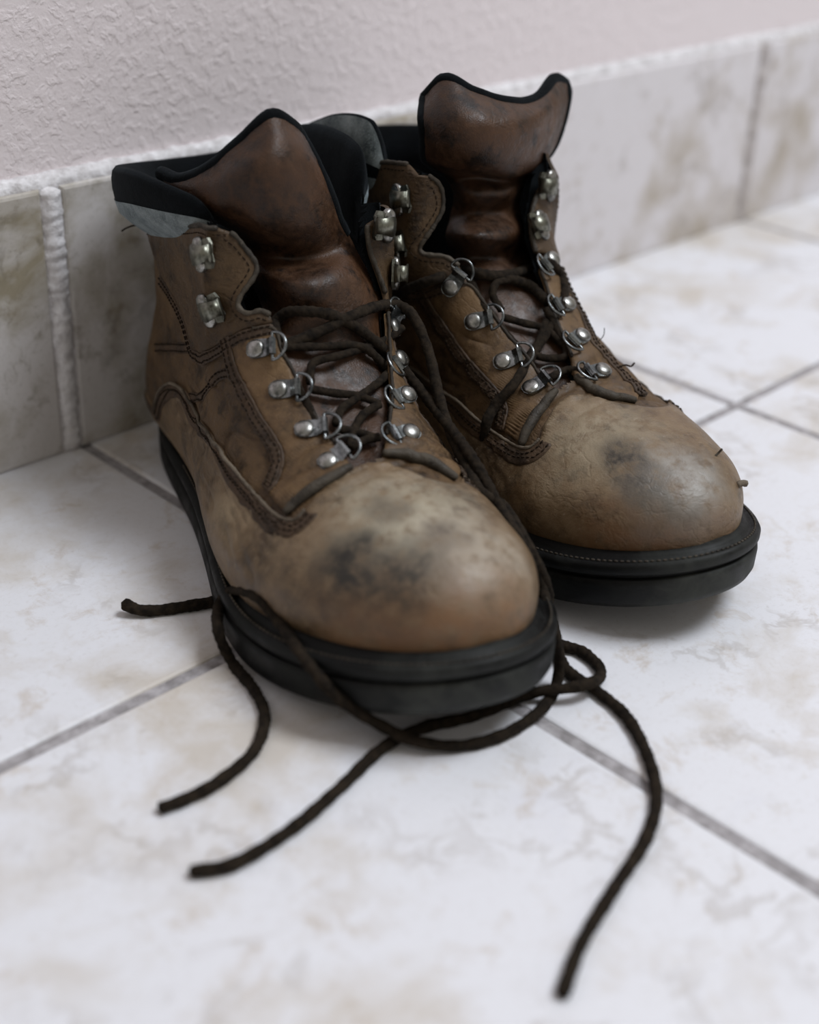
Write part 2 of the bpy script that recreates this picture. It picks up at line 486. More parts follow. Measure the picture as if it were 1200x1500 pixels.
class Boot:
    def __init__(s, ox, oy, th, bend, hs, lat, wid):
        s.o = np.array([ox, oy, 0.]); s.th = math.radians(th); s.bend = bend; s.hs = hs; s.lat = lat; s.wid = wid
        c, n = math.cos(s.th), math.sin(s.th)
        s.Rm = np.array([[c, -n, 0], [n, c, 0], [0, 0, 1]])
        s.cam = s.Rm.T @ (CAM-s.o)
        s.build_surface()
    def build_surface(s):
        iz = np.searchsorted(prof[:, 1], ZTOP)
        pr = resample(prof[:iz], .01)
        pr = pr[np.linspace(0, len(pr)-1, NV).astype(int)]
        P = sole_outline(s.bend, s.lat)
        d = .25+(1.05-.25)*smooth01((P[:, 0]-16)/10.)
        up, lo = split_outline(inset(P, d[:, None]))
        G3 = np.zeros((NV, 2*NU+1, 3))
        u = np.linspace(-1, 1, 2*NU+1); au = np.abs(u)
        for j, (xf, z) in enumerate(pr):
            xb = xb_of_z(z)
            x = xf+(xb-xf)*(.5-.5*np.cos(np.pi*au))
            c = centre(x, s.bend)
            wt = np.where(u > 0, np.interp(x, up[:, 0], up[:, 1])-c, c-np.interp(x, lo[:, 0], lo[:, 1]))
            k = smooth01((x-6)/9.)
            ex = np.where(u > 0, s.wid[0], s.wid[1])*smooth01((z-6)/6.)*smooth01((x-3)/5.)
            hgt = smooth01((z-5.)/6.)                       # up the shaft the foot outline no longer counts
            Wm = (wsh_of_z(z)+ex)*(1-k*(1-.8*hgt))+wt*(1+.05*math.sin(min(1, (z-ST)/3.)*math.pi))*k*(1-.8*hgt)
            H = H_of_x(x)
            t = np.clip((z-ST+.15)/(H-ST+.15), 0, 1)
            A = np.clip(1-t**(2.5+1.6*hgt), 0, 1)**.46
            rb = 3.6
            B = np.sqrt(np.clip(1-np.clip((xb+rb-x)/rb, 0, 1)**2.2, 0, 1))
            hw = Wm*A*B
            G3[j, :, 0] = x; G3[j, :, 1] = c+np.sign(u)*hw
            G3[j, :, 2] = z+spring(x, s.hs)
        s.G = G3; s.normals()
        s.G = G3+s.Nn*s.relief(G3)[..., None]; s.normals()
    def relief(s, G3):
        """soft dents, flex creases across the vamp and slanting creases on the quarters, in cm"""
        X = G3.reshape(-1, 3); sd = s.lat*3.3
        d = np.zeros(len(X))
        x, y, z = X.T
        mv = smooth01((x-18.2)/1.6)*smooth01((24.5-x)/3.)
        mq = smooth01((x-8.5)/3)*smooth01((19.5-x)/3)*smooth01((z-3.2)/1.5)*smooth01((10.5-z)/2.5)
        mt = smooth01((x-22)/4.)
        for k, (px, py, pz) in enumerate(X):
            v = .075*noise.noise(Vector((px*.28+sd, py*.33, pz*.4)))+.035*noise.noise(Vector((px*.8, py*.7+sd, pz*.9)))
            if mv[k] > 0:
                r = abs(noise.noise(Vector((px*1.15+.25*py, py*.22+sd, 3.1))))
                r2 = abs(noise.noise(Vector((px*1.4-.3*py, py*.35-sd, 7.7))))
                v -= mv[k]*(.15*max(0, 1-r*3.2)**1.5+.07*max(0, 1-r2*3.2)**1.5)
            if mq[k] > 0:
                r = abs(noise.noise(Vector((px*.45+pz*.5, sd*2+math.copysign(4, py), pz*1.1-px*.35))))
                v -= mq[k]*.13*max(0, 1-r*4.0)
                v += mq[k]*.08*noise.noise(Vector((px*.9, sd, pz*1.6)))
            d[k] = v
        d *= np.clip((np.abs(np.linspace(-1, 1, 2*NU+1))[None]*0+1)*np.ones((NV, 1)), 0, 1).ravel()
        d *= smooth01((z-spring(x, s.hs)-ST)/1.2)
        return d.reshape(G3.shape[:2])
    def normals(s):
        G3 = s.G
        du = np.gradient(G3, axis=1); dv = np.gradient(G3, axis=0)
        du[:, 0] = du[:, -1] = G3[:, 1]-G3[:, -2]
        n = np.cross(dv, du); n /= np.linalg.norm(n, axis=2)[..., None]+1e-9
        # smooth normals a little
        for _ in range(3):
            n[1:-1, 1:-1] = (n[1:-1, 1:-1]*2+n[:-2, 1:-1]+n[2:, 1:-1]+n[1:-1, :-2]+n[1:-1, 2:])
            n /= np.linalg.norm(n, axis=2)[..., None]+1e-9
        s.Nn = -n if (n[NV//2, NU//2*3, 1] > 0) == (G3[NV//2, NU//2*3, 1] < 0) else n
        nu = 2*NU+1
        s.bvh = BVHTree.FromPolygons([tuple(p) for p in G3.reshape(-1, 3)], grid_faces(nu, NV))
    def proj(s, X):
        d = np.asarray(X, float)-s.cam
        d = d @ s.Rm.T
        return np.stack([600+FPX*(d@CR)/(d@CF), 750-FPX*(d@CU)/(d@CF)], -1)

# ---- picking: a point of the photograph's view carried onto the boot's own surface
def ray_local(b, p):
    d = CF+CR*(p[0]-600)/FPX-CU*(p[1]-750)/FPX
    return b.Rm.T @ (d/np.linalg.norm(d))
def to_local(b, X): return b.Rm.T @ (np.asarray(X, float)-b.o)
def on_height(b, p, z):
    d = ray_local(b, p); t = (z-b.cam[2])/d[2]; return b.cam+d*t
def on_x(b, p, x):
    d = ray_local(b, p); t = (x-b.cam[0])/d[0]; return b.cam+d*t
def pick(b, p):
    """-> (i, j) on the boot surface grid; a point just off the outline takes the nearest rim point"""
    nu = 2*NU+1
    d = ray_local(b, p)
    loc, n, fi, dist = b.bvh.ray_cast(Vector(b.cam), Vector(d))
    if loc is None:
        if not hasattr(b, 'gp'):
            b.gp = b.proj(b.G.reshape(-1, 3))
            vd = b.G.reshape(-1, 3)-b.cam
            b.face = (b.Nn.reshape(-1, 3)*vd).sum(1) < 0
        dd = ((b.gp-np.array(p))**2).sum(1)+np.where(b.face, 0, 1e6)
        k = dd.argmin(); return np.array([k % nu, k//nu], float)
    j, i = divmod(fi, nu-1)
    P0 = b.G[j, i]; e1 = b.G[j, i+1]-P0; e2 = b.G[j+1, i]-P0
    q, *_ = np.linalg.lstsq(np.stack([e1, e2], 1), np.array(loc)-P0, rcond=None)
    return np.array([i, j], float)+np.clip(q, 0, 1)
def ev(b, ij, off=0.0):
    ij = np.atleast_2d(ij)
    i = np.clip(ij[:, 0], 0, 2*NU-1e-6); j = np.clip(ij[:, 1], 0, NV-1-1e-6)
    i0 = i.astype(int); j0 = j.astype(int); fu = (i-i0)[:, None]; fv = (j-j0)[:, None]
    def bl(A): return (A[j0, i0]*(1-fu)+A[j0, i0+1]*fu)*(1-fv)+(A[j0+1, i0]*(1-fu)+A[j0+1, i0+1]*fu)*fv
    n = bl(b.Nn); n /= np.linalg.norm(n, axis=1)[:, None]
    return bl(b.G)+n*np.asarray(off, float).reshape(-1, 1), n
def trace(b, pts, step=.25, smooth=True):
    """photo polyline -> smooth (i, j) polyline"""
    q = np.array([pick(b, p) for p in pts])
    q = catmull(q, 8)
    for _ in range(3):
        q[1:-1] = .25*q[:-2]+.5*q[1:-1]+.25*q[2:]
    return q
def mirror(q):
    q = np.array(q); q[:, 0] = 2*NU-q[:, 0]; return q
def in_poly(P, poly):
    x, y = P[:, 0], P[:, 1]; c = np.zeros(len(P), bool)
    a = poly; d = np.roll(poly, -1, 0)
    for (x0, y0), (x1, y1) in zip(a, d):
        if y0 == y1: continue
        m = ((y0 > y) != (y1 > y)) & (x < (x1-x0)*(y-y0)/(y1-y0)+x0)
        c ^= m
    return c
def patch(b, poly, name, mat, th=.14, off=0.0, band=0.0, parent=None, grow=None, sub=1):
    """a leather panel: the part of the boot surface inside poly (i, j), raised by th with a cut edge"""
    poly = np.asarray(poly, float)
    p3, _ = ev(b, poly)
    s3 = np.concatenate([[0], np.cumsum(np.linalg.norm(np.diff(np.vstack([p3, p3[:1]]), axis=0), axis=1))])
    n = max(12, int(s3[-1]/.16)); t = np.linspace(0, s3[-1], n, endpoint=False)
    pc = np.vstack([poly, poly[:1]])
    bd = np.stack([np.interp(t, s3, pc[:, k]) for k in (0, 1)], -1)
    i0, j0 = np.floor(bd.min(0)).astype(int); i1, j1 = np.ceil(bd.max(0)).astype(int)
    ii, jj = np.meshgrid(np.arange(max(i0, 0), min(i1, 2*NU)+1), np.arange(max(j0, 0), min(j1, NV-1)+1))
    I = np.stack([ii.ravel(), jj.ravel()], -1).astype(float)
    I = I[in_poly(I, bd)]
    B3, _ = ev(b, bd)
    if len(I):
        I3, _ = ev(b, I)
        dI = np.full(len(I), 1e9)
        for k in range(0, len(B3), 200):
            dI = np.minimum(dI, np.sqrt(((I3[:, None]-B3[None, k:k+200])**2).sum(-1)).min(1))
        keep = dI > .07
        I, dI = I[keep], dI[keep]
    else:
        dI = np.zeros(0)
    A = np.vstack([bd, I]); sc = np.array([.25, .15])
    nb = len(bd)
    vs, es, fs, *_ = delaunay_2d_cdt([Vector(v) for v in (A*sc).tolist()], [(k, (k+1) % nb) for k in range(nb)], [], 1, 1e-7)
    if len(vs) != len(A):
        A2 = np.array([(v.x, v.y) for v in vs])/sc
        d2 = np.zeros(len(A2)); d2[:min(len(dI)+nb, len(A2))] = np.concatenate([np.zeros(nb), dI])[:len(A2)]
        A, dd = A2, d2
    else:
        dd = np.concatenate([np.zeros(nb), dI])
    h = off+th*(.72+.28*smooth01(dd/.18))+band*np.exp(-((dd-.33)/.2)**2)
    if grow is not None:
        h = h+grow(A, dd)
    V, nn = ev(b, A, h)
    S, _ = ev(b, bd, off-.06)
    base = len(V)
    F = [tuple(f) for f in fs]
    # consistent orientation
    if F:
        f = F[len(F)//2]; g = np.cross(V[f[1]]-V[f[0]], V[f[2]]-V[f[0]])
        flip = g @ nn[f[0]] < 0
        if flip: F = [f[::-1] for f in F]
        area2 = np.sum(bd[:, 0]*np.roll(bd[:, 1], -1)-np.roll(bd[:, 0], -1)*bd[:, 1])
        for k in range(nb):
            l = (k+1) % nb
            q = (k, base+k, base+l, l)
            F.append(q if (area2 > 0) != flip else q[::-1])
    return mesh(name, np.vstack([V, S]), F, mat, parent if parent is not None else b.root)
def offset_line(b, q, d):
    """shift an (i, j) line sideways on the surface by d cm (left of travel positive)"""
    P, n = ev(b, q)
    T = np.gradient(P, axis=0); T /= np.linalg.norm(T, axis=1)[:, None]+1e-9
    side = np.cross(n, T)
    tgt = P+side*d
    iu = np.clip(q[:, 0].astype(int), 0, 2*NU-1); jv = np.clip(q[:, 1].astype(int), 0, NV-2)
    e1 = b.G[jv, iu+1]-b.G[jv, iu]; e2 = b.G[jv+1, iu]-b.G[jv, iu]
    out = []
    for k in range(len(q)):
        r, *_ = np.linalg.lstsq(np.stack([e1[k], e2[k]], 1), tgt[k]-P[k], rcond=None)
        out.append(q[k]+np.clip(r, -6, 6))
    return np.array(out)
def stitches(b, lines, name, mat, h=.2, parent=None, length=.2, gap=.07, r=.035):
    bag = Bag()
    for q in lines:
        P, n = ev(b, q, h)
        P = resample(P, .03)
        st = int((length+gap)/.03); ln = int(length/.03)
        for k in range(0, len(P)-ln, st):
            a = P[k:k+ln+1]
            if np.linalg.norm(a[-1]-a[0]) < .05: continue
            sub = a[[0, len(a)//2, -1]]
            V, F = tube_arrays(sub, [r*.6, r, r*.6], 5)
            bag.add(V, F)
    return bag.build(name, mat, parent if parent is not None else b.root) if bag.n else None
def cord(b, q, name, mat, r=.09, h=.16, parent=None, taper=False):
    P, n = ev(b, q, h); P = resample(P, .12)
    w = 1+.12*np.sin(np.arange(len(P))*1.7)+.08*np.sin(np.arange(len(P))*.61)
    if taper:
        w = np.array([1+.1*noise.noise(Vector(p*.9)) for p in P])
        t = np.linspace(0, 1, len(P)); w = w*(.35+.65*np.sin(np.pi*np.clip(t*.86+.07, 0, 1))**.6)
    V, F = tube_arrays(P, r*w, 10)
    return mesh(name, V, F, mat, parent if parent is not None else b.root)

BL = Boot(6.49, -1.17, -108.16, .4, 2.2, -1, (1.2, 0.1))
BR = Boot(15.91, -1.52, -100.53, -.4, 2.1, 1, (.7, .7))

def boot_root(b, label):
    root = bpy.data.objects.new('boot', None); COL.objects.link(root)
    root.location = b.o*CM; root.rotation_euler = (0, 0, b.th)
    root['label'] = label; root['category'] = 'boot'; root['group'] = 'pair of worn leather work boots'
    b.root = root
def make_sole(b):
    P = sole_outline(b.bend, b.lat); n = len(P)
    b.solepolys = []
    def rings(prf, name, mat):
        V = []
        for i, z in prf:
            Q = inset(P, i)
            zz = z+spring(Q[:, 0], b.hs)
            V.append(np.column_stack([Q, zz]))
        V = np.vstack(V); F = [f[::-1] for f in grid_faces(n, len(prf), True)]
        F.append(tuple(range(n))); F.append(tuple(range(len(V)-n, len(V)))[::-1])
        b.solepolys.append((V, F))
        return mesh(name, V, F, mat, b.root)
    rings([(.55, 0), (.15, .12), (.02, .4), (0, 1.15), (.04, 1.38), (.16, 1.45), (.3, 1.46)], 'outsole', M['rubber'])
    rings([(.3, 1.42), (.22, 1.48), (.22, 1.6), (.3, 1.64)], 'midsole', M['rubber_dark'])
    rings([(.3, 1.6), (.08, 1.64), (.0, 1.78), (0, 2.02), (.1, 2.2), (.3, 2.26), (.42, 2.2), (.5, 2.2), (.6, 2.36), (.8, 2.52), (1.6, 2.58)], 'welt', M['rubber'])

def welt_stitches(b):
    Q = inset(sole_outline(b.bend, b.lat), .27)
    X = resample(np.column_stack([Q, 2.27+spring(Q[:, 0], b.hs)]), .05, True)
    bag = Bag()
    for k in range(0, len(X)-4, 5):
        if X[k, 0] > 9: bag.add(*tube_arrays(X[[k, k+2, k+3]], [.035, .06, .035], 5))
    bag.build('welt_stitching', M['leather_roll'], b.root)

def loft(rows, nu=8, nv=8):
    """control grid of points -> dense Catmull-Rom surface"""
    R = [catmull(r, nu) for r in rows]
    C = [catmull([r[k] for r in R], nv) for k in range(len(R[0]))]
    return np.stack(C, 1)                     # [v, u, 3]
def surf_normals(S):
    n = np.cross(np.gradient(S, axis=1), np.gradient(S, axis=0)); n /= np.linalg.norm(n, axis=2)[..., None]+1e-9
    return n

# ---- hardware
def frame_at(b, p, p2, lift, face=0.0):
    q = pick(b, p); P, n = ev(b, q, lift); P, n = P[0], n[0]
    if face:                                   # the eyestay has curled: its face turns up and forward
        n = n*(1-face)+face*np.array([.55, 0, .83]); n /= np.linalg.norm(n); P = P+n*.1
    d = ray_local(b, p2)
    # where the second pixel's ray meets the tangent plane
    den = d @ n
    t = ((P-b.cam) @ n)/den if abs(den) > .12 else np.linalg.norm(P-b.cam)
    x = b.cam+d*t-P
    x -= n*(x@n); L = np.linalg.norm(x); x /= L+1e-9
    return P, n, x, np.cross(n, x), L
def xf(P, n, x, y, A):
    A = np.asarray(A, float); return P+A[:, :1]*x+A[:, 1:2]*y+A[:, 2:3]*n
def dome(r, h, seg=20, rings=6):
    V = [(0, 0, h)]; F = []
    for k in range(1, rings+1):
        a = k/rings*math.pi/2
        for q in range(seg):
            t = 2*math.pi*q/seg; V.append((r*math.sin(a)*math.cos(t), r*math.sin(a)*math.sin(t), h*math.cos(a)**.8))
    for q in range(seg): F.append((0, 1+q, 1+(q+1) % seg))
    for k in range(rings-1):
        for q in range(seg):
            c, d = 1+k*seg, 1+(k+1)*seg; F.append((c+q, d+q, d+(q+1) % seg, c+(q+1) % seg))
    b0 = len(V)
    for q in range(seg):
        t = 2*math.pi*q/seg; V.append((r*math.cos(t), r*math.sin(t), -.12))
    d = 1+(rings-1)*seg
    for q in range(seg): F.append((d+q, b0+q, b0+(q+1) % seg, d+(q+1) % seg))
    return np.array(V), F
def ring_eyelet(b, p, p2, face=0.0, lift=.2, tilt=.2, rad=.52):
    """rivet, folded strap and D ring; p the rivet, p2 the middle of the ring"""
    P, n, x, y, L = frame_at(b, p, p2, lift, face)
    x, y, n = x*1.12, y*1.12, n*1.12
    # strap: flat plate around the rivet, a riser, a rolled hinge
    bag = Bag(); w = .36
    out = []
    prof2 = [(-.0, 0.0, .36), (.3, .0, .34), (.46, .02, .32), (.58, .12, .31), (.68, .22, .30), (.78, .22, .30), (.84, .12, .30), (.80, .02, .30)]
    top, bot = [], []
    rows = [(-.36, 0, .12), (-.30, 0, .24), (-.16, 0, .33)]+prof2
    V = []; thk = .06
    for (xx, zz, ww_) in rows:
        V += [(xx, -ww_, zz+thk), (xx, ww_, zz+thk), (xx, ww_, zz-.03), (xx, -ww_, zz-.03)]
    F = []
    for k in range(len(rows)-1):
        for a in range(4):
            c = (a+1) % 4; F.append((k*4+a, k*4+c, k*4+4+c, k*4+4+a))
    F += [(0, 3, 2, 1), (len(V)-4, len(V)-3, len(V)-2, len(V)-1)]
    plate = mesh('eyelet_strap', xf(P, n, x, y, V), F, M['metal'], b.root, smooth=False)
    Vd, Fd = dome(.35, .17)
    Vd = Vd+np.array([0, 0, .05])
    mesh('rivet', xf(P, n, x, y, Vd), Fd, M['rivet'], plate)
    # D ring: straight bar through the hinge, bow beyond it
    a = np.linspace(-math.pi/2, math.pi/2, 15)
    R = [( .72+rad*1.12*math.cos(t), rad*math.sin(t), .12+tilt*math.cos(t)*.5) for t in a]
    Vr, Fr = tube_arrays(resample(xf(P, n, x, y, R), .06, True), .065, 8, closed=True)
    mesh('ring', Vr, Fr, M['metal'], plate)
    return P+x*(.72+rad*.7)+n*(.15+tilt*.4)
def hook(b, p, p2, face=0.0, lift=.2):
    """speed hook: a plate with two lobes and a claw bent back over it"""
    P, n, x, y, L = frame_at(b, p, p2, lift, face)
    x, y, n = x*1.5, y*1.5, n*1.35
    out = [(-.45, -.3), (-.38, -.42), (-.2, -.46), (0, -.36), (.2, -.5), (.5, -.52), (.62, -.3), (.55, 0), (.62, .3), (.5, .52), (.2, .5), (0, .36), (-.2, .46), (-.38, .42), (-.45, .3)]
    k = len(out); V = [(a*.8, c*.8, .05) for a, c in out]+[(a*.8, c*.8, -.05) for a, c in out]
    F = [tuple(range(k)), tuple(range(2*k-1, k-1, -1))]+[(a, k+a, k+(a+1) % k, (a+1) % k) for a in range(k)]
    plate = mesh('speed_hook', xf(P, n, x, y, V), F, M['hook_metal'], b.root, smooth=False)
    rows = [(.42, 0.03, .30), (.58, .10, .26), (.64, .25, .23), (.56, .40, .22), (.36, .44, .25), (.12, .42, .29), (-.02, .38, .24), (-.08, .36, .1)]
    V = []
    for (xx, zz, ww_) in rows:
        V += [(xx, -ww_, zz+.03), (xx, ww_, zz+.03), (xx, ww_, zz-.03), (xx, -ww_, zz-.03)]
    F = []
    for q in range(len(rows)-1):
        for a in range(4):
            c = (a+1) % 4; F.append((q*4+a, q*4+c, q*4+4+c, q*4+4+a))
    F += [(0, 3, 2, 1), (len(V)-4, len(V)-3, len(V)-2, len(V)-1)]
    mesh('claw', xf(P, n, x, y, V), F, M['hook_metal'], plate)
    Vd, Fd = dome(.23, .1, 16, 4)
    for yy in (-.24, .24):
        mesh('rivet', xf(P, n, x, y, Vd+np.array([-.12, yy*1.1, .05])), Fd, M['rivet'], plate)
    return plate

# ---- laces
def lace(b, pts, name, r=.225, mat='lace', parent=None, ends=(0, 0)):
    P = catmull(pts, 10); P = resample(P, .045)
    n = len(P); seg = 16
    rr = np.full(n, r)*(1+.05*np.sin(np.arange(n)*.31)+.04*np.sin(np.arange(n)*.083))
    V, F = tube_arrays(P, rr, seg)
    # braid: strands winding both ways raise the surface in a lozenge pattern
    k = np.arange(n)[:, None]*.045; a = np.arange(seg)[None]*2*np.pi/seg
    f = .93+.15*np.abs(np.sin(2*a+k*9.5)*np.sin(2*a-k*9.5))**.6
    V[:n*seg] = (P[:, None]+(V[:n*seg].reshape(n, seg, 3)-P[:, None])*f[..., None]).reshape(-1, 3)
    return mesh(name, V, F, M[mat], parent if parent is not None else b.root)
def surface_point(b, p, lift=.22):
    """the point of the finished boot under a pixel, lifted off it; off the outline it keeps the rim's depth"""
    d = ray_local(b, p)
    best = None
    for bv in b.bvhs:
        loc, n, fi, dist = bv.ray_cast(Vector(b.cam), Vector(d))
        if loc is not None and (best is None or dist < best[1]): best = (np.array(loc), dist)
    if best is None:
        q = pick(b, p); X = ev(b, q)[0][0]
        t = (X-b.cam) @ d
        return b.cam+d*t
    return best[0]-d*lift

# =================================================================== the boots
def vamp_leather(b, D):
    st = []
    for p, r, k, c in D['stains']:
        X = ev(b, pick(b, p))[0][0]
        st.append((tuple(X), r, k, srgb(*c)))
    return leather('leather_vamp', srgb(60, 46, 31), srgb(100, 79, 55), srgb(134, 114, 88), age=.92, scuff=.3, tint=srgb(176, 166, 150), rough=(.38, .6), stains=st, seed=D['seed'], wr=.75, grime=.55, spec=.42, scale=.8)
def build_boot(b, label, D):
    boot_root(b, label)
    make_sole(b); welt_stitches(b)
    nu = 2*NU+1
    fl = trace(b, D['front_l']); fr = trace(b, D['front_r'])         # front edges of the lacing, from the throat up
    # ---- upper: the boot surface without the lacing gap and without the top of the shaft
    sh = 3.0
    gap = np.vstack([fl-np.array([sh*.6, 0]), (fr+np.array([sh*.6, 0]))[::-1]])
    gap = np.vstack([gap[:len(fl)], [[gap[len(fl)-1, 0], NV+5], [gap[len(fl), 0], NV+5]], gap[len(fl):]])
    ti = np.abs(np.arange(nu-1)+.5-NU)
    top = np.interp(ti, *zip(*D['top']))
    I = np.stack(np.meshgrid(np.arange(nu-1)+.5, np.arange(NV-1)+.5), -1).reshape(-1, 2)
    cut = in_poly(I, gap) | (I[:, 1] > np.tile(top, NV-1))
    Fs = [f for f, c in zip(grid_faces(nu, NV), cut) if not c]
    mesh('quarter', b.G.reshape(-1, 3), Fs, M['leather'], b.root)
    gap2 = np.vstack([fl, [[fl[-1, 0], NV+5], [fr[-1, 0], NV+5]], fr[::-1]])
    cut2 = in_poly(I, gap2) | (I[:, 1] > np.tile(np.minimum(top+14, NV-12), NV-1))
    F2 = [f[::-1] for f, c in zip(grid_faces(nu, NV), cut2) if not c]
    mesh('lining', (b.G-b.Nn*.3).reshape(-1, 3), F2, M['black_felt'], b.root)
    b.bvhs = [BVHTree.FromPolygons([tuple(p) for p in b.G.reshape(-1, 3)], Fs)]
    for V, F in b.solepolys:
        b.bvhs.append(BVHTree.FromPolygons([tuple(p) for p in V], F))
    # ---- tongue
    rows = []
    for r in D['tongue']:                     # under the lacing the tongue lies sunk between the eyestays
        rows.append([on_x(b, (p[0], p[1]), p[2]) if len(p) == 3 else ev(b, pick(b, p), -.3-.35*math.sin(math.pi*k/6))[0][0] for k, p in enumerate(r)])
    rows[0] = [on_x(b, (p[0], p[1]), p[2]-.5) for p in D['tongue'][0]]   # the padded top edge rolls back
    T = loft(rows, 8, 8); n = surf_normals(T)
    if (n.reshape(-1, 3) @ np.array([1., 0, 0])).mean() < 0: n = -n
    hv, hu = T.shape[:2]
    T = T+n*np.array([[[.05*noise.noise(Vector(T[j, i]*.9))+.02*noise.noise(Vector(T[j, i]*2.6))] for i in range(hu)] for j in range(hv)])
    # thickness: padded at the top, thin below
    vv = np.linspace(0, 1, hv)[:, None]; uu = np.linspace(0, 1, hu)[None]
    pad = np.where(vv < .4, .75, .3)*np.ones_like(uu)
    back = T-n*pad[..., None]
    fr_ids = grid_faces(hu, hv)
    V = np.vstack([T.reshape(-1, 3), back.reshape(-1, 3)]); m = hv*hu
    Fq = fr_ids
    f0 = Fq[len(Fq)//2]; g = np.cross(V[f0[1]]-V[f0[0]], V[f0[2]]-V[f0[0]])
    if g @ n.reshape(-1, 3)[f0[0]] < 0: Fq = [f[::-1] for f in Fq]
    tongue = mesh('tongue', T.reshape(-1, 3), Fq, M['leather_tongue'], b.root)
    rim = [(0, i) for i in range(hu)]+[(j, hu-1) for j in range(1, hv)]+[(hv-1, i) for i in range(hu-2, -1, -1)]+[(j, 0) for j in range(hv-2, 0, -1)]
    Fb = [tuple(m+i for i in f[::-1]) for f in Fq]
    for k in range(len(rim)):
        a, c = rim[k], rim[(k+1) % len(rim)]
        Fb.append((a[0]*hu+a[1], c[0]*hu+c[1], m+c[0]*hu+c[1], m+a[0]*hu+a[1]))
    mesh('tongue_lining', V, Fb, M['black_felt'], tongue)
    jb = int(hv*D['bind'])
    edge = [T[j, 0]-n[j, 0]*.2 for j in range(int(jb*D.get('bind_near', 1)), 0, -1)]+[T[0, i]-n[0, i]*.2 for i in range(hu)]+[T[j, hu-1]-n[j, hu-1]*.2 for j in range(1, jb)]
    Vt, Ft = tube_arrays(resample(edge, .2), .31, 10)
    mesh('tongue_binding', Vt, Ft, M['black_felt'], tongue)
    b.bvhs.append(BVHTree.FromPolygons([tuple(p) for p in T.reshape(-1, 3)], Fq))
    # ---- collar: padded roll around the top
    path = catmull(D['collar'], 10)
    t = np.gradient(path[:, :3], axis=0); t /= np.linalg.norm(t, axis=1)[:, None]
    bag = Bag(); seg = 20; Vc = []; Vg = []
    for k in range(len(path)):
        x, y, z, lean, hgt, thk = path[k]
        outw = np.array([t[k][1], -t[k][0], 0]); outw /= np.linalg.norm(outw)+1e-9
        if outw @ (np.array([x, y, 0])-np.array([6.5, 0, 0])) < 0: outw = -outw
        upv = np.array([0, 0, 1.])*math.cos(lean)+outw*math.sin(lean); ou = outw*math.cos(lean)-np.array([0, 0, 1.])*math.sin(lean)
        e = min(1, k/5, (len(path)-1-k)/5); e = math.sqrt(max(.02, 1-(1-e)**2))
        for q in range(seg):
            a = 2*math.pi*q/seg
            ca, sa = math.cos(a), math.sin(a)
            sx = math.copysign(abs(ca), ca)*thk*(1.0-.25*sa if sa > 0 else 1+.5*sa); sz = math.copysign(abs(sa), sa)*hgt
            P = np.array([x, y, z])+ou*sx*e+upv*sz*(e if sa > 0 else 1)
            Vc.append(P)
        for q in range(6):
            a = math.radians(-75+q*D['facing']/5)
            ca, sa = math.cos(a), math.sin(a)
            sx = math.copysign(abs(ca), ca)*thk*(1.0-.25*sa if sa > 0 else 1+.5*sa)+.03; sz = math.copysign(abs(sa), sa)*(hgt+.02)
            Vg.append(np.array([x, y, z])+ou*sx*e+upv*sz*(e if sa > 0 else 1))
    F = []
    L = len(path)
    for k in range(L-1):
        for q in range(seg):
            F.append((k*seg+q, k*seg+(q+1) % seg, (k+1)*seg+(q+1) % seg, (k+1)*seg+q))
    F += [tuple(range(seg)), tuple(range((L-1)*seg, L*seg))[::-1]]
    collar = mesh('collar', Vc, F, M['black_felt'], b.root)
    mesh('collar_facing', Vg, grid_faces(6, L), M['grey_felt'], collar)
    # ---- insole
    P = inset(sole_outline(b.bend, b.lat), 1.3)
    mesh('insole', np.column_stack([P, 2.6+spring(P[:, 0], b.hs)]), [tuple(range(len(P)))], M['black_felt'], b.root)
    # ---- panels
    vl = trace(b, D['vamp_edge'])                                     # from the heel forward and round to the throat
    thr = trace(b, D['throat'])
    vr = trace(b, D['vamp_edge_far']) if 'vamp_edge_far' in D else mirror(vl)[::-1]
    vl[0, 0] = 0; vr[-1, 0] = 2*NU
    top_line = np.vstack([vl, thr, vr])
    poly = np.vstack([top_line, [[2*NU, .0], [NU, 0.0], [0, .0]]])
    vamp = patch(b, poly, 'vamp', vamp_leather(b, D), th=.16)
    # seam band, cord and two rows of stitching along its edge
    def band(q, off, half, h0, mat, parent, rows=(.17,), th=.06):
        c = offset_line(b, q, off) if off else q
        bo = patch(b, np.vstack([offset_line(b, c, half), offset_line(b, c, -half)[::-1]]), 'seam_band', mat, th=th, off=h0, parent=parent)
        return bo
    for ln in (vl, vr):
        band(ln, -.42, .34, .15, M['leather_band'], vamp)
        cord(b, ln, 'edge_cord', M['leather_edge'], .075, .17, vamp)
    stitches(b, [offset_line(b, ln, -dd) for ln in (vl, vr) for dd in (.26, .6)], 'stitching', M['thread'], .225, vamp, r=.045)
    lat = None
    for side in D['sides']:
        q = {k: trace(b, v) for k, v in side['lines'].items()}
        if lat is None: lat = q
        else:
            q['shaft_low'] = mirror(lat['shaft_low']); q['shaft_top'] = mirror(lat['shaft_top'])
            f = q['shaft_front']
            q['shaft_low'] = q['shaft_low'][q['shaft_low'][:, 0] > f[0, 0]+2]
            q['shaft_top'] = q['shaft_top'][q['shaft_top'][:, 0] > f[-1, 0]+2]
        eye = np.vstack([q['eye_outer'], q['eye_bottom'], q['eye_front']])
        es = patch(b, eye, 'eyestay', M['leather_eyestay'], th=.17)
        sgn = side['sg']
        band(q['eye_outer'], sgn*.3, .27, .15, M['leather_band'], es)
        cord(b, offset_line(b, q['eye_outer'], sgn*.02), 'edge_cord', M['leather_band'], .075, .15, es)
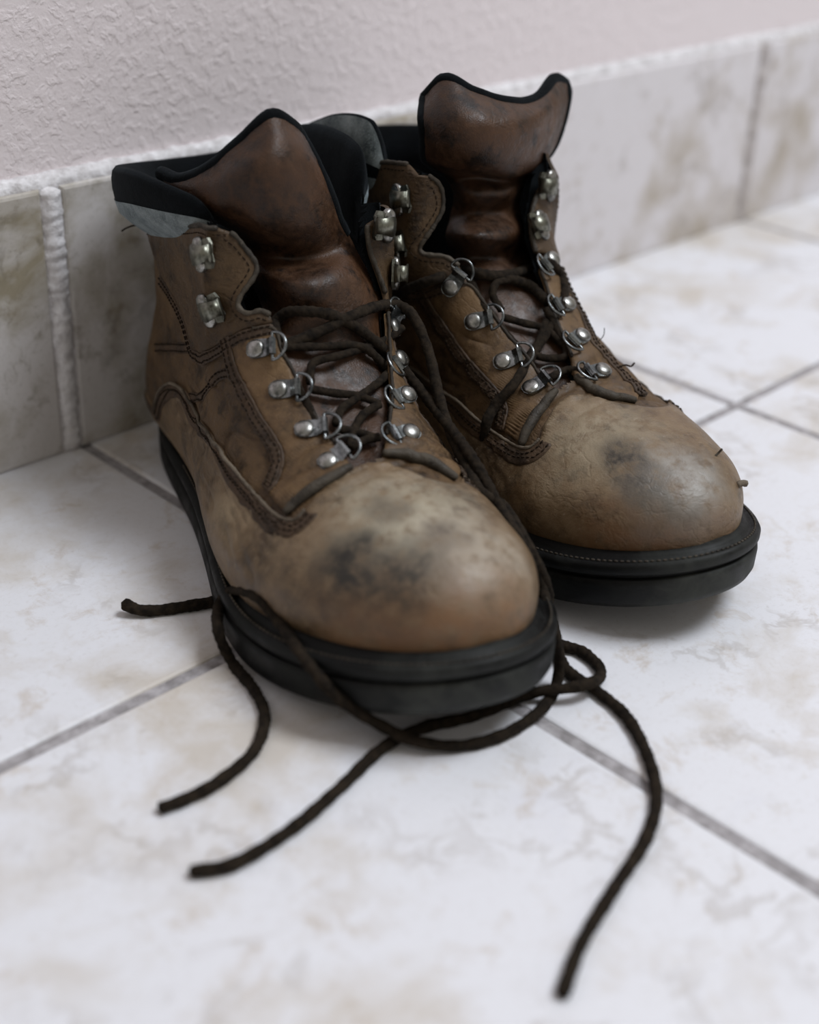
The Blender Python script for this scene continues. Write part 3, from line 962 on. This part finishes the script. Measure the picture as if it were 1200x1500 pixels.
        stitches(b, [offset_line(b, q['eye_outer'], sgn*d_) for d_ in (.17, .44)], 'stitching', M['thread'], .225, es, r=.045)
        cord(b, q['eye_bottom'], 'rolled_edge', M['leather_roll'], .25, .13, es, taper=True)
        cord(b, q['eye_front'], 'raw_edge', M['leather_dark'], .08, .14, es)
        shp = np.vstack([q['shaft_low'], q['shaft_front'], q['shaft_top']])
        sp = patch(b, shp, 'shaft_panel', M['leather_shaft'], th=.15, off=.03)
        cord(b, q['shaft_front'], 'raw_edge', M['leather_roll'], .11, .14, sp)
        if side.get('seen', True):
            cord(b, q['shaft_top'], 'raw_edge', M['leather_roll'], .11, .14, sp)
            band(q['shaft_low'], sgn*.28, .25, .14, M['leather_band'], sp, th=.04)
            stitches(b, [offset_line(b, q['shaft_low'], sgn*d_) for d_ in (.14, .42)], 'stitching', M['thread'], .21, sp, r=.045)
            stitches(b, [offset_line(b, np.vstack([q['shaft_front'], q['shaft_top']]), -sgn*.3)], 'stitching', M['thread'], .19, sp)
        for key in ('band', 'band2'):
            if key in q:
                bw = .24
                bp = np.vstack([offset_line(b, q[key], bw), offset_line(b, q[key], -bw)[::-1]])
                bo = patch(b, bp, 'seam_band', M['leather_band'], th=.07)
                stitches(b, [offset_line(b, q[key], d_) for d_ in (.15, -.15)], 'stitching', M['thread'], .09, bo, r=.045)
    # ---- hardware
    for a in D['rings']: ring_eyelet(b, *a)
    for a in D['hooks']: hook(b, *a)
    return b

LEFT = dict(
    seed=1.0, stains=[((600, 770), 4.6, .9, (158, 150, 131)), ((700, 820), 3.6, .85, (152, 141, 126)), ((340, 745), 2.6, .6, (138, 122, 98)), ((440, 800), 2.6, .5, (128, 108, 84)), ((540, 915), 3.4, .85, (112, 80, 51)), ((640, 925), 3.4, .85, (114, 82, 54)), ((745, 900), 2.4, .8, (118, 88, 60)),
                      ((515, 838), 2.6, 1.0, (38, 35, 29)), ((590, 855), 2.4, .95, (48, 44, 37)), ((655, 795), 1.3, .8, (66, 54, 44)), ((570, 745), 1.4, .7, (70, 58, 46)), ((690, 745), .7, .6, (80, 64, 50))],
    top=[(0, 172), (24, 168), (54, 160), (84, 148), (105, 143), (120, 142)], bind_near=.03, bind=.38, facing=95, sg=1,
    front_l=[(505, 690), (480, 640), (463, 615), (448, 585), (430, 545), (413, 515), (402, 480), (388, 458), (366, 458), (352, 445), (360, 425), (374, 404), (374, 385), (352, 358), (335, 338)],
    front_r=[(556, 668), (566, 640), (572, 610), (574, 580), (572, 550), (570, 520), (568, 490), (566, 465), (560, 430), (548, 395), (538, 365), (535, 330), (540, 300), (552, 262)],
    tongue=[
        [(230, 252, 8.0), (262, 260, 9.6), (300, 245, 11), (345, 208, 12), (395, 166, 12.6), (432, 180, 12.2), (450, 205, 11.5)],
        [(250, 278, 8.8), (285, 278, 10.6), (330, 265, 12.3), (375, 235, 13.2), (415, 222, 13.4), (445, 225, 12.8), (466, 235, 11.8)],
        [(275, 305, 9.8), (310, 305, 11.5), (350, 300, 12.8), (390, 290, 13.6), (430, 280, 13.6), (462, 275, 13), (484, 275, 12)],
        [(320, 330, 10.2), (345, 335, 11.7), (375, 335, 12.9), (410, 335, 13.5), (445, 330, 13.5), (475, 325, 13), (500, 320, 12)],
        [(348, 362, 9.8), (372, 368, 10.9), (398, 376, 11.8), (432, 380, 12.3), (468, 374, 12.7), (500, 362, 12.6), (517, 354, 11.8)],
        [(360, 402, 10.8), (384, 405, 12.6), (410, 410, 14.0), (445, 412, 14.8), (485, 405, 14.8), (520, 398, 14.1), (537, 394, 12.8)],
        [(380, 440, 11.9), (400, 450, 13.4), (430, 458, 14.6), (465, 465, 15.3), (505, 460, 15.4), (540, 450, 14.8), (558, 440, 13.6)],
        [(400, 500), (425, 505), (455, 512), (490, 520), (530, 515), (560, 500), (580, 490)],
        [(435, 570), (455, 575), (485, 582), (515, 585), (545, 578), (570, 565), (588, 550)],
        [(470, 650), (490, 652), (515, 657), (535, 660), (556, 657), (578, 647), (596, 635)],
        [(500, 705), (515, 700), (530, 697), (545, 695), (560, 692), (580, 685), (600, 675)]],
    collar=[(11.8, -3.1, 14.7, .25, .9, .35), (9.8, -3.85, 14.5, .4, 1.5, .6), (7.2, -4.3, 14.2, .5, 1.9, .85), (4.6, -4.15, 13.6, .5, 1.9, .95), (2.4, -3.0, 13.1, .4, 1.7, .9), (1.3, -1.2, 12.75, .3, 1.7, .8), (1.3, 1.2, 12.9, .25, 1.7, .75),
            (2.1, 3.0, 13.5, .2, 1.9, .7), (4.2, 4.2, 14.3, .15, 2.1, .7), (7.5, 4.6, 14.6, .1, 2.1, .65), (10.1, 4.5, 14.4, .1, 2.0, .55)],
    vamp_edge=[(230, 600), (233, 583), (244, 566), (258, 562), (274, 574), (290, 606), (316, 646), (348, 690), (376, 725), (398, 748), (417, 762), (436, 764), (449, 750)],
    throat=[(462, 728), (490, 705), (520, 688), (545, 680), (572, 682), (605, 695), (640, 708), (664, 712)],
    sides=[dict(sg=-1, lines=dict(
            eye_outer=[(338, 493), (350, 540), (366, 575), (384, 610), (404, 640), (417, 668), (414, 694), (396, 724)],
            eye_bottom=[(420, 752), (440, 735), (470, 712), (500, 694), (514, 686)],
            eye_front=[(505, 672), (480, 640), (463, 615), (448, 585), (430, 545), (413, 515), (402, 482), (372, 482)],
            shaft_low=[(238, 402), (250, 420), (262, 440), (276, 474), (288, 514), (316, 508), (348, 488), (378, 478), (400, 474)],
            shaft_front=[(396, 462), (382, 456), (364, 460), (351, 448), (357, 430), (372, 408), (376, 388), (356, 360), (336, 340)],
            shaft_top=[(320, 333), (296, 330), (256, 331), (216, 332)],
            band=[(280, 582), (312, 557), (344, 545)], band2=[(229, 509), (255, 509), (284, 506)])),
        dict(sg=1, seen=False, lines=dict(
            eye_outer=[(600, 470), (614, 510), (622, 545), (628, 580), (640, 610), (652, 640), (664, 670), (672, 695)],
            eye_bottom=[(666, 704), (645, 690), (615, 676), (585, 668), (561, 666)],
            eye_front=[(566, 640), (570, 610), (572, 580), (570, 550), (568, 520), (566, 490), (564, 460), (584, 462)],
            shaft_low=[(600, 440), (590, 452), (575, 462)],
            shaft_front=[(560, 430), (548, 395), (538, 365), (535, 330)],
            shaft_top=[(542, 290), (552, 262), (556, 300), (566, 350), (580, 400)]))],
    rings=[((378, 513), (408, 507)), ((410, 573), (452, 567)), ((447, 633), (492, 625)), ((481, 680), (514, 655)),
           ((590, 480), (577, 450), .4), ((595, 523), (570, 542), .5), ((590, 583), (556, 592), .6), ((597, 641), (556, 643), .6)],
    hooks=[((303, 372), (328, 368)), ((312, 452), (335, 445)), ((560, 330), (545, 330)), ((572, 400), (556, 398))],
)
RIGHT = dict(
    seed=3.0, stains=[((880, 645), 4.0, .7, (146, 134, 112)), ((1000, 715), 3.4, .9, (142, 138, 131)), ((900, 795), 2.8, .8, (106, 76, 48)), ((970, 795), 2.4, .8, (108, 78, 52)), ((1050, 775), 1.8, .6, (116, 88, 62)),
                      ((915, 675), 1.7, 1.0, (40, 34, 28)), ((945, 715), 1.6, .9, (62, 54, 46)), ((960, 745), 1.8, .6, (84, 80, 72)), ((1010, 755), 1.2, .6, (84, 74, 64))],
    top=[(0, 174), (24, 174), (40, 172), (54, 165), (84, 150), (105, 143), (120, 142)], bind=.3, facing=150, sg=1,
    front_l=[(812, 575), (800, 560), (775, 530), (750, 500), (728, 470), (706, 440), (688, 415), (670, 390), (640, 374), (618, 370), (622, 350), (640, 325), (648, 300), (642, 270), (620, 248)],
    front_r=[(842, 553), (836, 525), (826, 500), (815, 475), (806, 450), (798, 420), (790, 395), (782, 370), (776, 345), (776, 315), (784, 285), (792, 250)],
    tongue=[
        [(618, 140, 10.8), (650, 112, 12), (695, 130, 13), (745, 146, 13.3), (785, 142, 12.6), (815, 114, 11.4), (832, 120, 10.6)],
        [(616, 175, 11.6), (652, 165, 13), (695, 172, 14), (742, 178, 14.2), (785, 172, 13.5), (815, 155, 12.2), (834, 145, 11)],
        [(618, 210, 11.6), (652, 212, 13.2), (695, 218, 14.2), (740, 222, 14.4), (778, 215, 13.7), (806, 205, 12.5), (824, 190, 11.2)],
        [(622, 238, 11.3), (655, 244, 12.8), (695, 250, 13.7), (735, 255, 13.9), (768, 252, 13.3), (790, 245, 12.4), (808, 225, 11.2)],
        [(650, 258, 11), (670, 260, 12), (700, 260, 12.6), (730, 264, 12.7), (752, 264, 12.4), (765, 260, 12), (780, 252, 11.2)],
        [(664, 285, 11.3), (682, 285, 12.8), (705, 285, 13.4), (730, 285, 13.4), (748, 283, 13.1), (758, 280, 12.4), (768, 275, 11.5)],
        [(660, 316, 11.4), (682, 315, 12.4), (705, 314, 12.8), (728, 312, 12.8), (745, 311, 12.6), (752, 308, 12.2), (762, 300, 11.5)],
        [(652, 345, 11.8), (675, 345, 13.8), (700, 345, 14.8), (730, 345, 14.8), (755, 342, 14.2), (764, 338, 13.2), (768, 332, 12.2)],
        [(660, 370, 12.2), (682, 374, 13.4), (705, 376, 13.9), (730, 375, 14), (752, 372, 13.6), (762, 367, 13), (772, 362, 12.2)],
        [(672, 398, 13), (690, 400, 14.2), (712, 402, 15), (735, 400, 15.1), (757, 395, 14.7), (775, 390, 13.9), (790, 382, 12.8)],
        [(690, 440), (710, 442), (735, 442), (755, 440), (775, 436), (795, 430), (812, 420)],
        [(730, 495), (748, 495), (768, 493), (785, 490), (800, 486), (818, 480), (832, 472)],
        [(775, 550), (790, 550), (806, 552), (820, 552), (836, 550), (850, 545), (862, 538)],
        [(800, 590), (812, 588), (822, 586), (834, 584), (848, 580), (862, 574), (876, 568)]],
    collar=[(10.3, -3.9, 15.0, .12, 2.2, .6), (8.6, -4.1, 15.1, .15, 2.2, .7), (6.4, -4.1, 14.7, .2, 2.1, .75), (4.2, -4.2, 13.9, .2, 1.9, .75), (2.2, -3.0, 13.1, .25, 1.7, .7), (1.1, -1.2, 12.8, .25, 1.6, .7), (1.1, 1.2, 12.8, .25, 1.6, .7),
            (2.2, 3.2, 12.9, .2, 1.6, .7), (4.2, 4.4, 13.1, .15, 1.6, .7), (7.5, 4.7, 13.0, .1, 1.4, .6), (10.1, 4.7, 12.6, .1, 1.0, .45)],
    vamp_edge=[(480, 520), (490, 500), (520, 490), (560, 510), (600, 535), (644, 566), (672, 586), (700, 613), (732, 638), (760, 655), (780, 657), (792, 645)],
    throat=[(797, 625), (812, 600), (828, 585), (848, 580), (870, 584), (900, 592), (925, 596)],
    sides=[dict(sg=-1, lines=dict(
            eye_outer=[(626, 430), (650, 468), (668, 495), (686, 522), (706, 545), (726, 568), (742, 590), (744, 615), (740, 632)],
            eye_bottom=[(766, 652), (774, 632), (786, 610), (800, 590), (814, 574)],
            eye_front=[(800, 560), (775, 530), (750, 500), (728, 470), (706, 440), (688, 418), (660, 415)],
            shaft_low=[(560, 400), (590, 420), (620, 424), (650, 414), (680, 404)],
            shaft_front=[(672, 390), (652, 376), (622, 372), (616, 360), (632, 336), (647, 308), (645, 280), (630, 256)],
            shaft_top=[(600, 241), (564, 238), (540, 250)])),
        dict(sg=1, seen=False, lines=dict(
            eye_outer=[(815, 392), (832, 432), (846, 460), (858, 490), (866, 508), (890, 534), (912, 560), (935, 582)],
            eye_bottom=[(930, 590), (900, 586), (870, 574), (842, 554)],
            eye_front=[(836, 525), (826, 500), (815, 475), (806, 450), (798, 420), (790, 395), (800, 385)],
            shaft_low=[(815, 388), (805, 390), (790, 388)],
            shaft_front=[(782, 370), (776, 345), (776, 315), (784, 285)],
            shaft_top=[(796, 240), (806, 250), (802, 290), (800, 330)]))],
    rings=[((662, 422), (678, 398)), ((695, 473), (735, 462)), ((737, 532), (776, 518)), ((779, 572), (806, 553)),
           ((803, 384), (792, 394), .4), ((826, 450), (803, 452), .5), ((848, 498), (825, 510), .5), ((880, 550), (854, 548), .5)],
    hooks=[((592, 292), (615, 290)), ((586, 358), (606, 352)), ((797, 272), (790, 272)), ((785, 332), (778, 332))],
)
build_boot(BL, 'worn brown leather work boot nearer the camera, its laces trailing over the tiles in front', LEFT)
build_boot(BR, 'worn brown leather work boot standing behind to the right, its tongue against the wall tiles', RIGHT)

# ---- laces of the nearer boot
def S(b, *pts, lift=.5): return [surface_point(b, p, lift) for p in pts]
def Fl(b, *pts, z=.24): return [on_height(b, p, z) for p in pts]
pA = S(BL, (408, 498), (403, 474), (418, 459), (445, 456), (490, 463), (540, 492), (590, 540))+S(BL, (640, 602), (690, 668), (732, 742), (767, 802), (794, 862), lift=.5)
pA += [on_height(BL, (810, 920), 2.9), on_height(BL, (819, 965), 1.3)]
pA += Fl(BL, (814, 1006), (790, 1042), (740, 1075), (680, 1092))
pA += [on_height(BL, (620, 1088), .5), on_height(BL, (572, 1070), .72)]          # crosses over the other end
pA += S(BL, (500, 1026), (450, 970), (410, 912), (376, 874), (346, 864), (322, 884), (320, 925), lift=.3)
pA += Fl(BL, (340, 970), (372, 1010), (388, 1050), (372, 1100), (320, 1145), (272, 1170), (235, 1184))
lace(BL, pA, 'shoelace')
pB = S(BL, (420, 505), (470, 485), (515, 463), (548, 450), (580, 446))+S(BL, (606, 464), (628, 515), (642, 575), (658, 628), (682, 680), (706, 722), lift=.4)
pB += [pA[k]+np.array([-.2, .42, -.3]) for k in (9, 10, 11)]
pB += Fl(BL, (800, 930), (826, 946), (852, 954), (876, 974), (880, 990))
pB += [on_height(BL, (863, 1002), .68), on_height(BL, (832, 1008), .72), on_height(BL, (796, 1012), .55)]   # over the other lace
pB += Fl(BL, (760, 1022), (690, 1050), (620, 1066), (560, 1096), (500, 1152), (430, 1212), (345, 1264), (280, 1277))
lace(BL, pB, 'shoelace')
for seq in ([(412, 508), (470, 508), (530, 508), (570, 542)], [(455, 562), (455, 545), (462, 530), (500, 520), (560, 500), (590, 480)],
            [(455, 570), (490, 576), (525, 580), (556, 592)], [(492, 622), (500, 600), (520, 585), (555, 560), (570, 545)],
            [(496, 628), (525, 634), (550, 642)], [(514, 655), (535, 645), (556, 640)], [(556, 592), (530, 610), (515, 640), (514, 655)], [(430, 560), (450, 592), (464, 620), (480, 645)]):
    lace(BL, S(BL, *seq, lift=.5), 'shoelace', .17)
# ---- laces of the farther boot
pD = S(BR, (690, 402), (720, 404), (755, 400), (785, 390), (805, 385), (822, 405), (827, 438), (812, 470), (785, 512), (755, 560), (726, 594), (711, 630))
pD += [on_height(BR, (716, 700), 3.0), on_height(BR, (772, 812), .6)]
pD += Fl(BR, (808, 908), (826, 975), (872, 1010), (918, 1050), (950, 1110), (962, 1172), (945, 1232), (900, 1302), (852, 1382), (824, 1456))
lace(BR, pD, 'shoelace')
pF = S(BR, (800, 440), (775, 418), (740, 407), (700, 400), (676, 396), (640, 408), (600, 422), (570, 440))
lace(BR, pF, 'shoelace')
pG = Fl(BL, (322, 880), (300, 884), (240, 893), (205, 896), (182, 893))
pG[-1][2] += .3; pG[-2][2] += .08
lace(BL, pG, 'shoelace', .24)
for seq in ([(735, 455), (722, 432), (728, 414), (745, 410)], [(738, 465), (770, 474), (800, 482), (825, 505)], [(776, 518), (805, 525), (830, 515), (800, 452)],
            [(806, 553), (832, 542), (856, 545)], [(776, 520), (790, 500), (800, 470)], [(690, 410), (706, 445), (735, 480), (760, 512), (780, 540)]):
    lace(BR, S(BR, *seq, lift=.5), 'shoelace', .17)

def wisp(b, pts, r=.03, mat='thread', name='loose_thread'):
    V, F = tube_arrays(resample(catmull(pts, 8), .06), r, 6)
    return mesh(name, V, F, M[mat], b.root)
w0 = ev(BL, pick(BL, (218, 333)), .15)[0][0]
wisp(BL, [w0, w0+np.array([-.3, -.45, .05]), w0+np.array([-.5, -.8, -.1]), w0+np.array([-.6, -1.0, -.25])], .04)
w1 = ev(BR, pick(BR, (900, 545)), .2)[0][0]
wisp(BR, [w1, w1+np.array([.1, .4, .12]), w1+np.array([.15, .75, .0]), w1+np.array([.1, 1.0, .1])], .045)
w2 = ev(BR, pick(BR, (872, 505)), .2)[0][0]
wisp(BR, [w2, w2+np.array([0, .3, .25]), w2+np.array([-.05, .35, .6])], .02)
w3 = ev(BR, pick(BR, (1076, 712)), .12)[0][0]
wisp(BR, [w3, w3+np.array([.0, .3, .02]), w3+np.array([.05, .5, -.05])], .15, 'leather_edge', 'leather_scrap')
w4 = ev(BR, pick(BR, (1046, 672)), .12)[0][0]
wisp(BR, [w4+np.array([0, -.1, 0]), w4+np.array([.0, .15, .15]), w4+np.array([.1, .2, .35])], .05, 'leather_roll', 'leather_scrap')
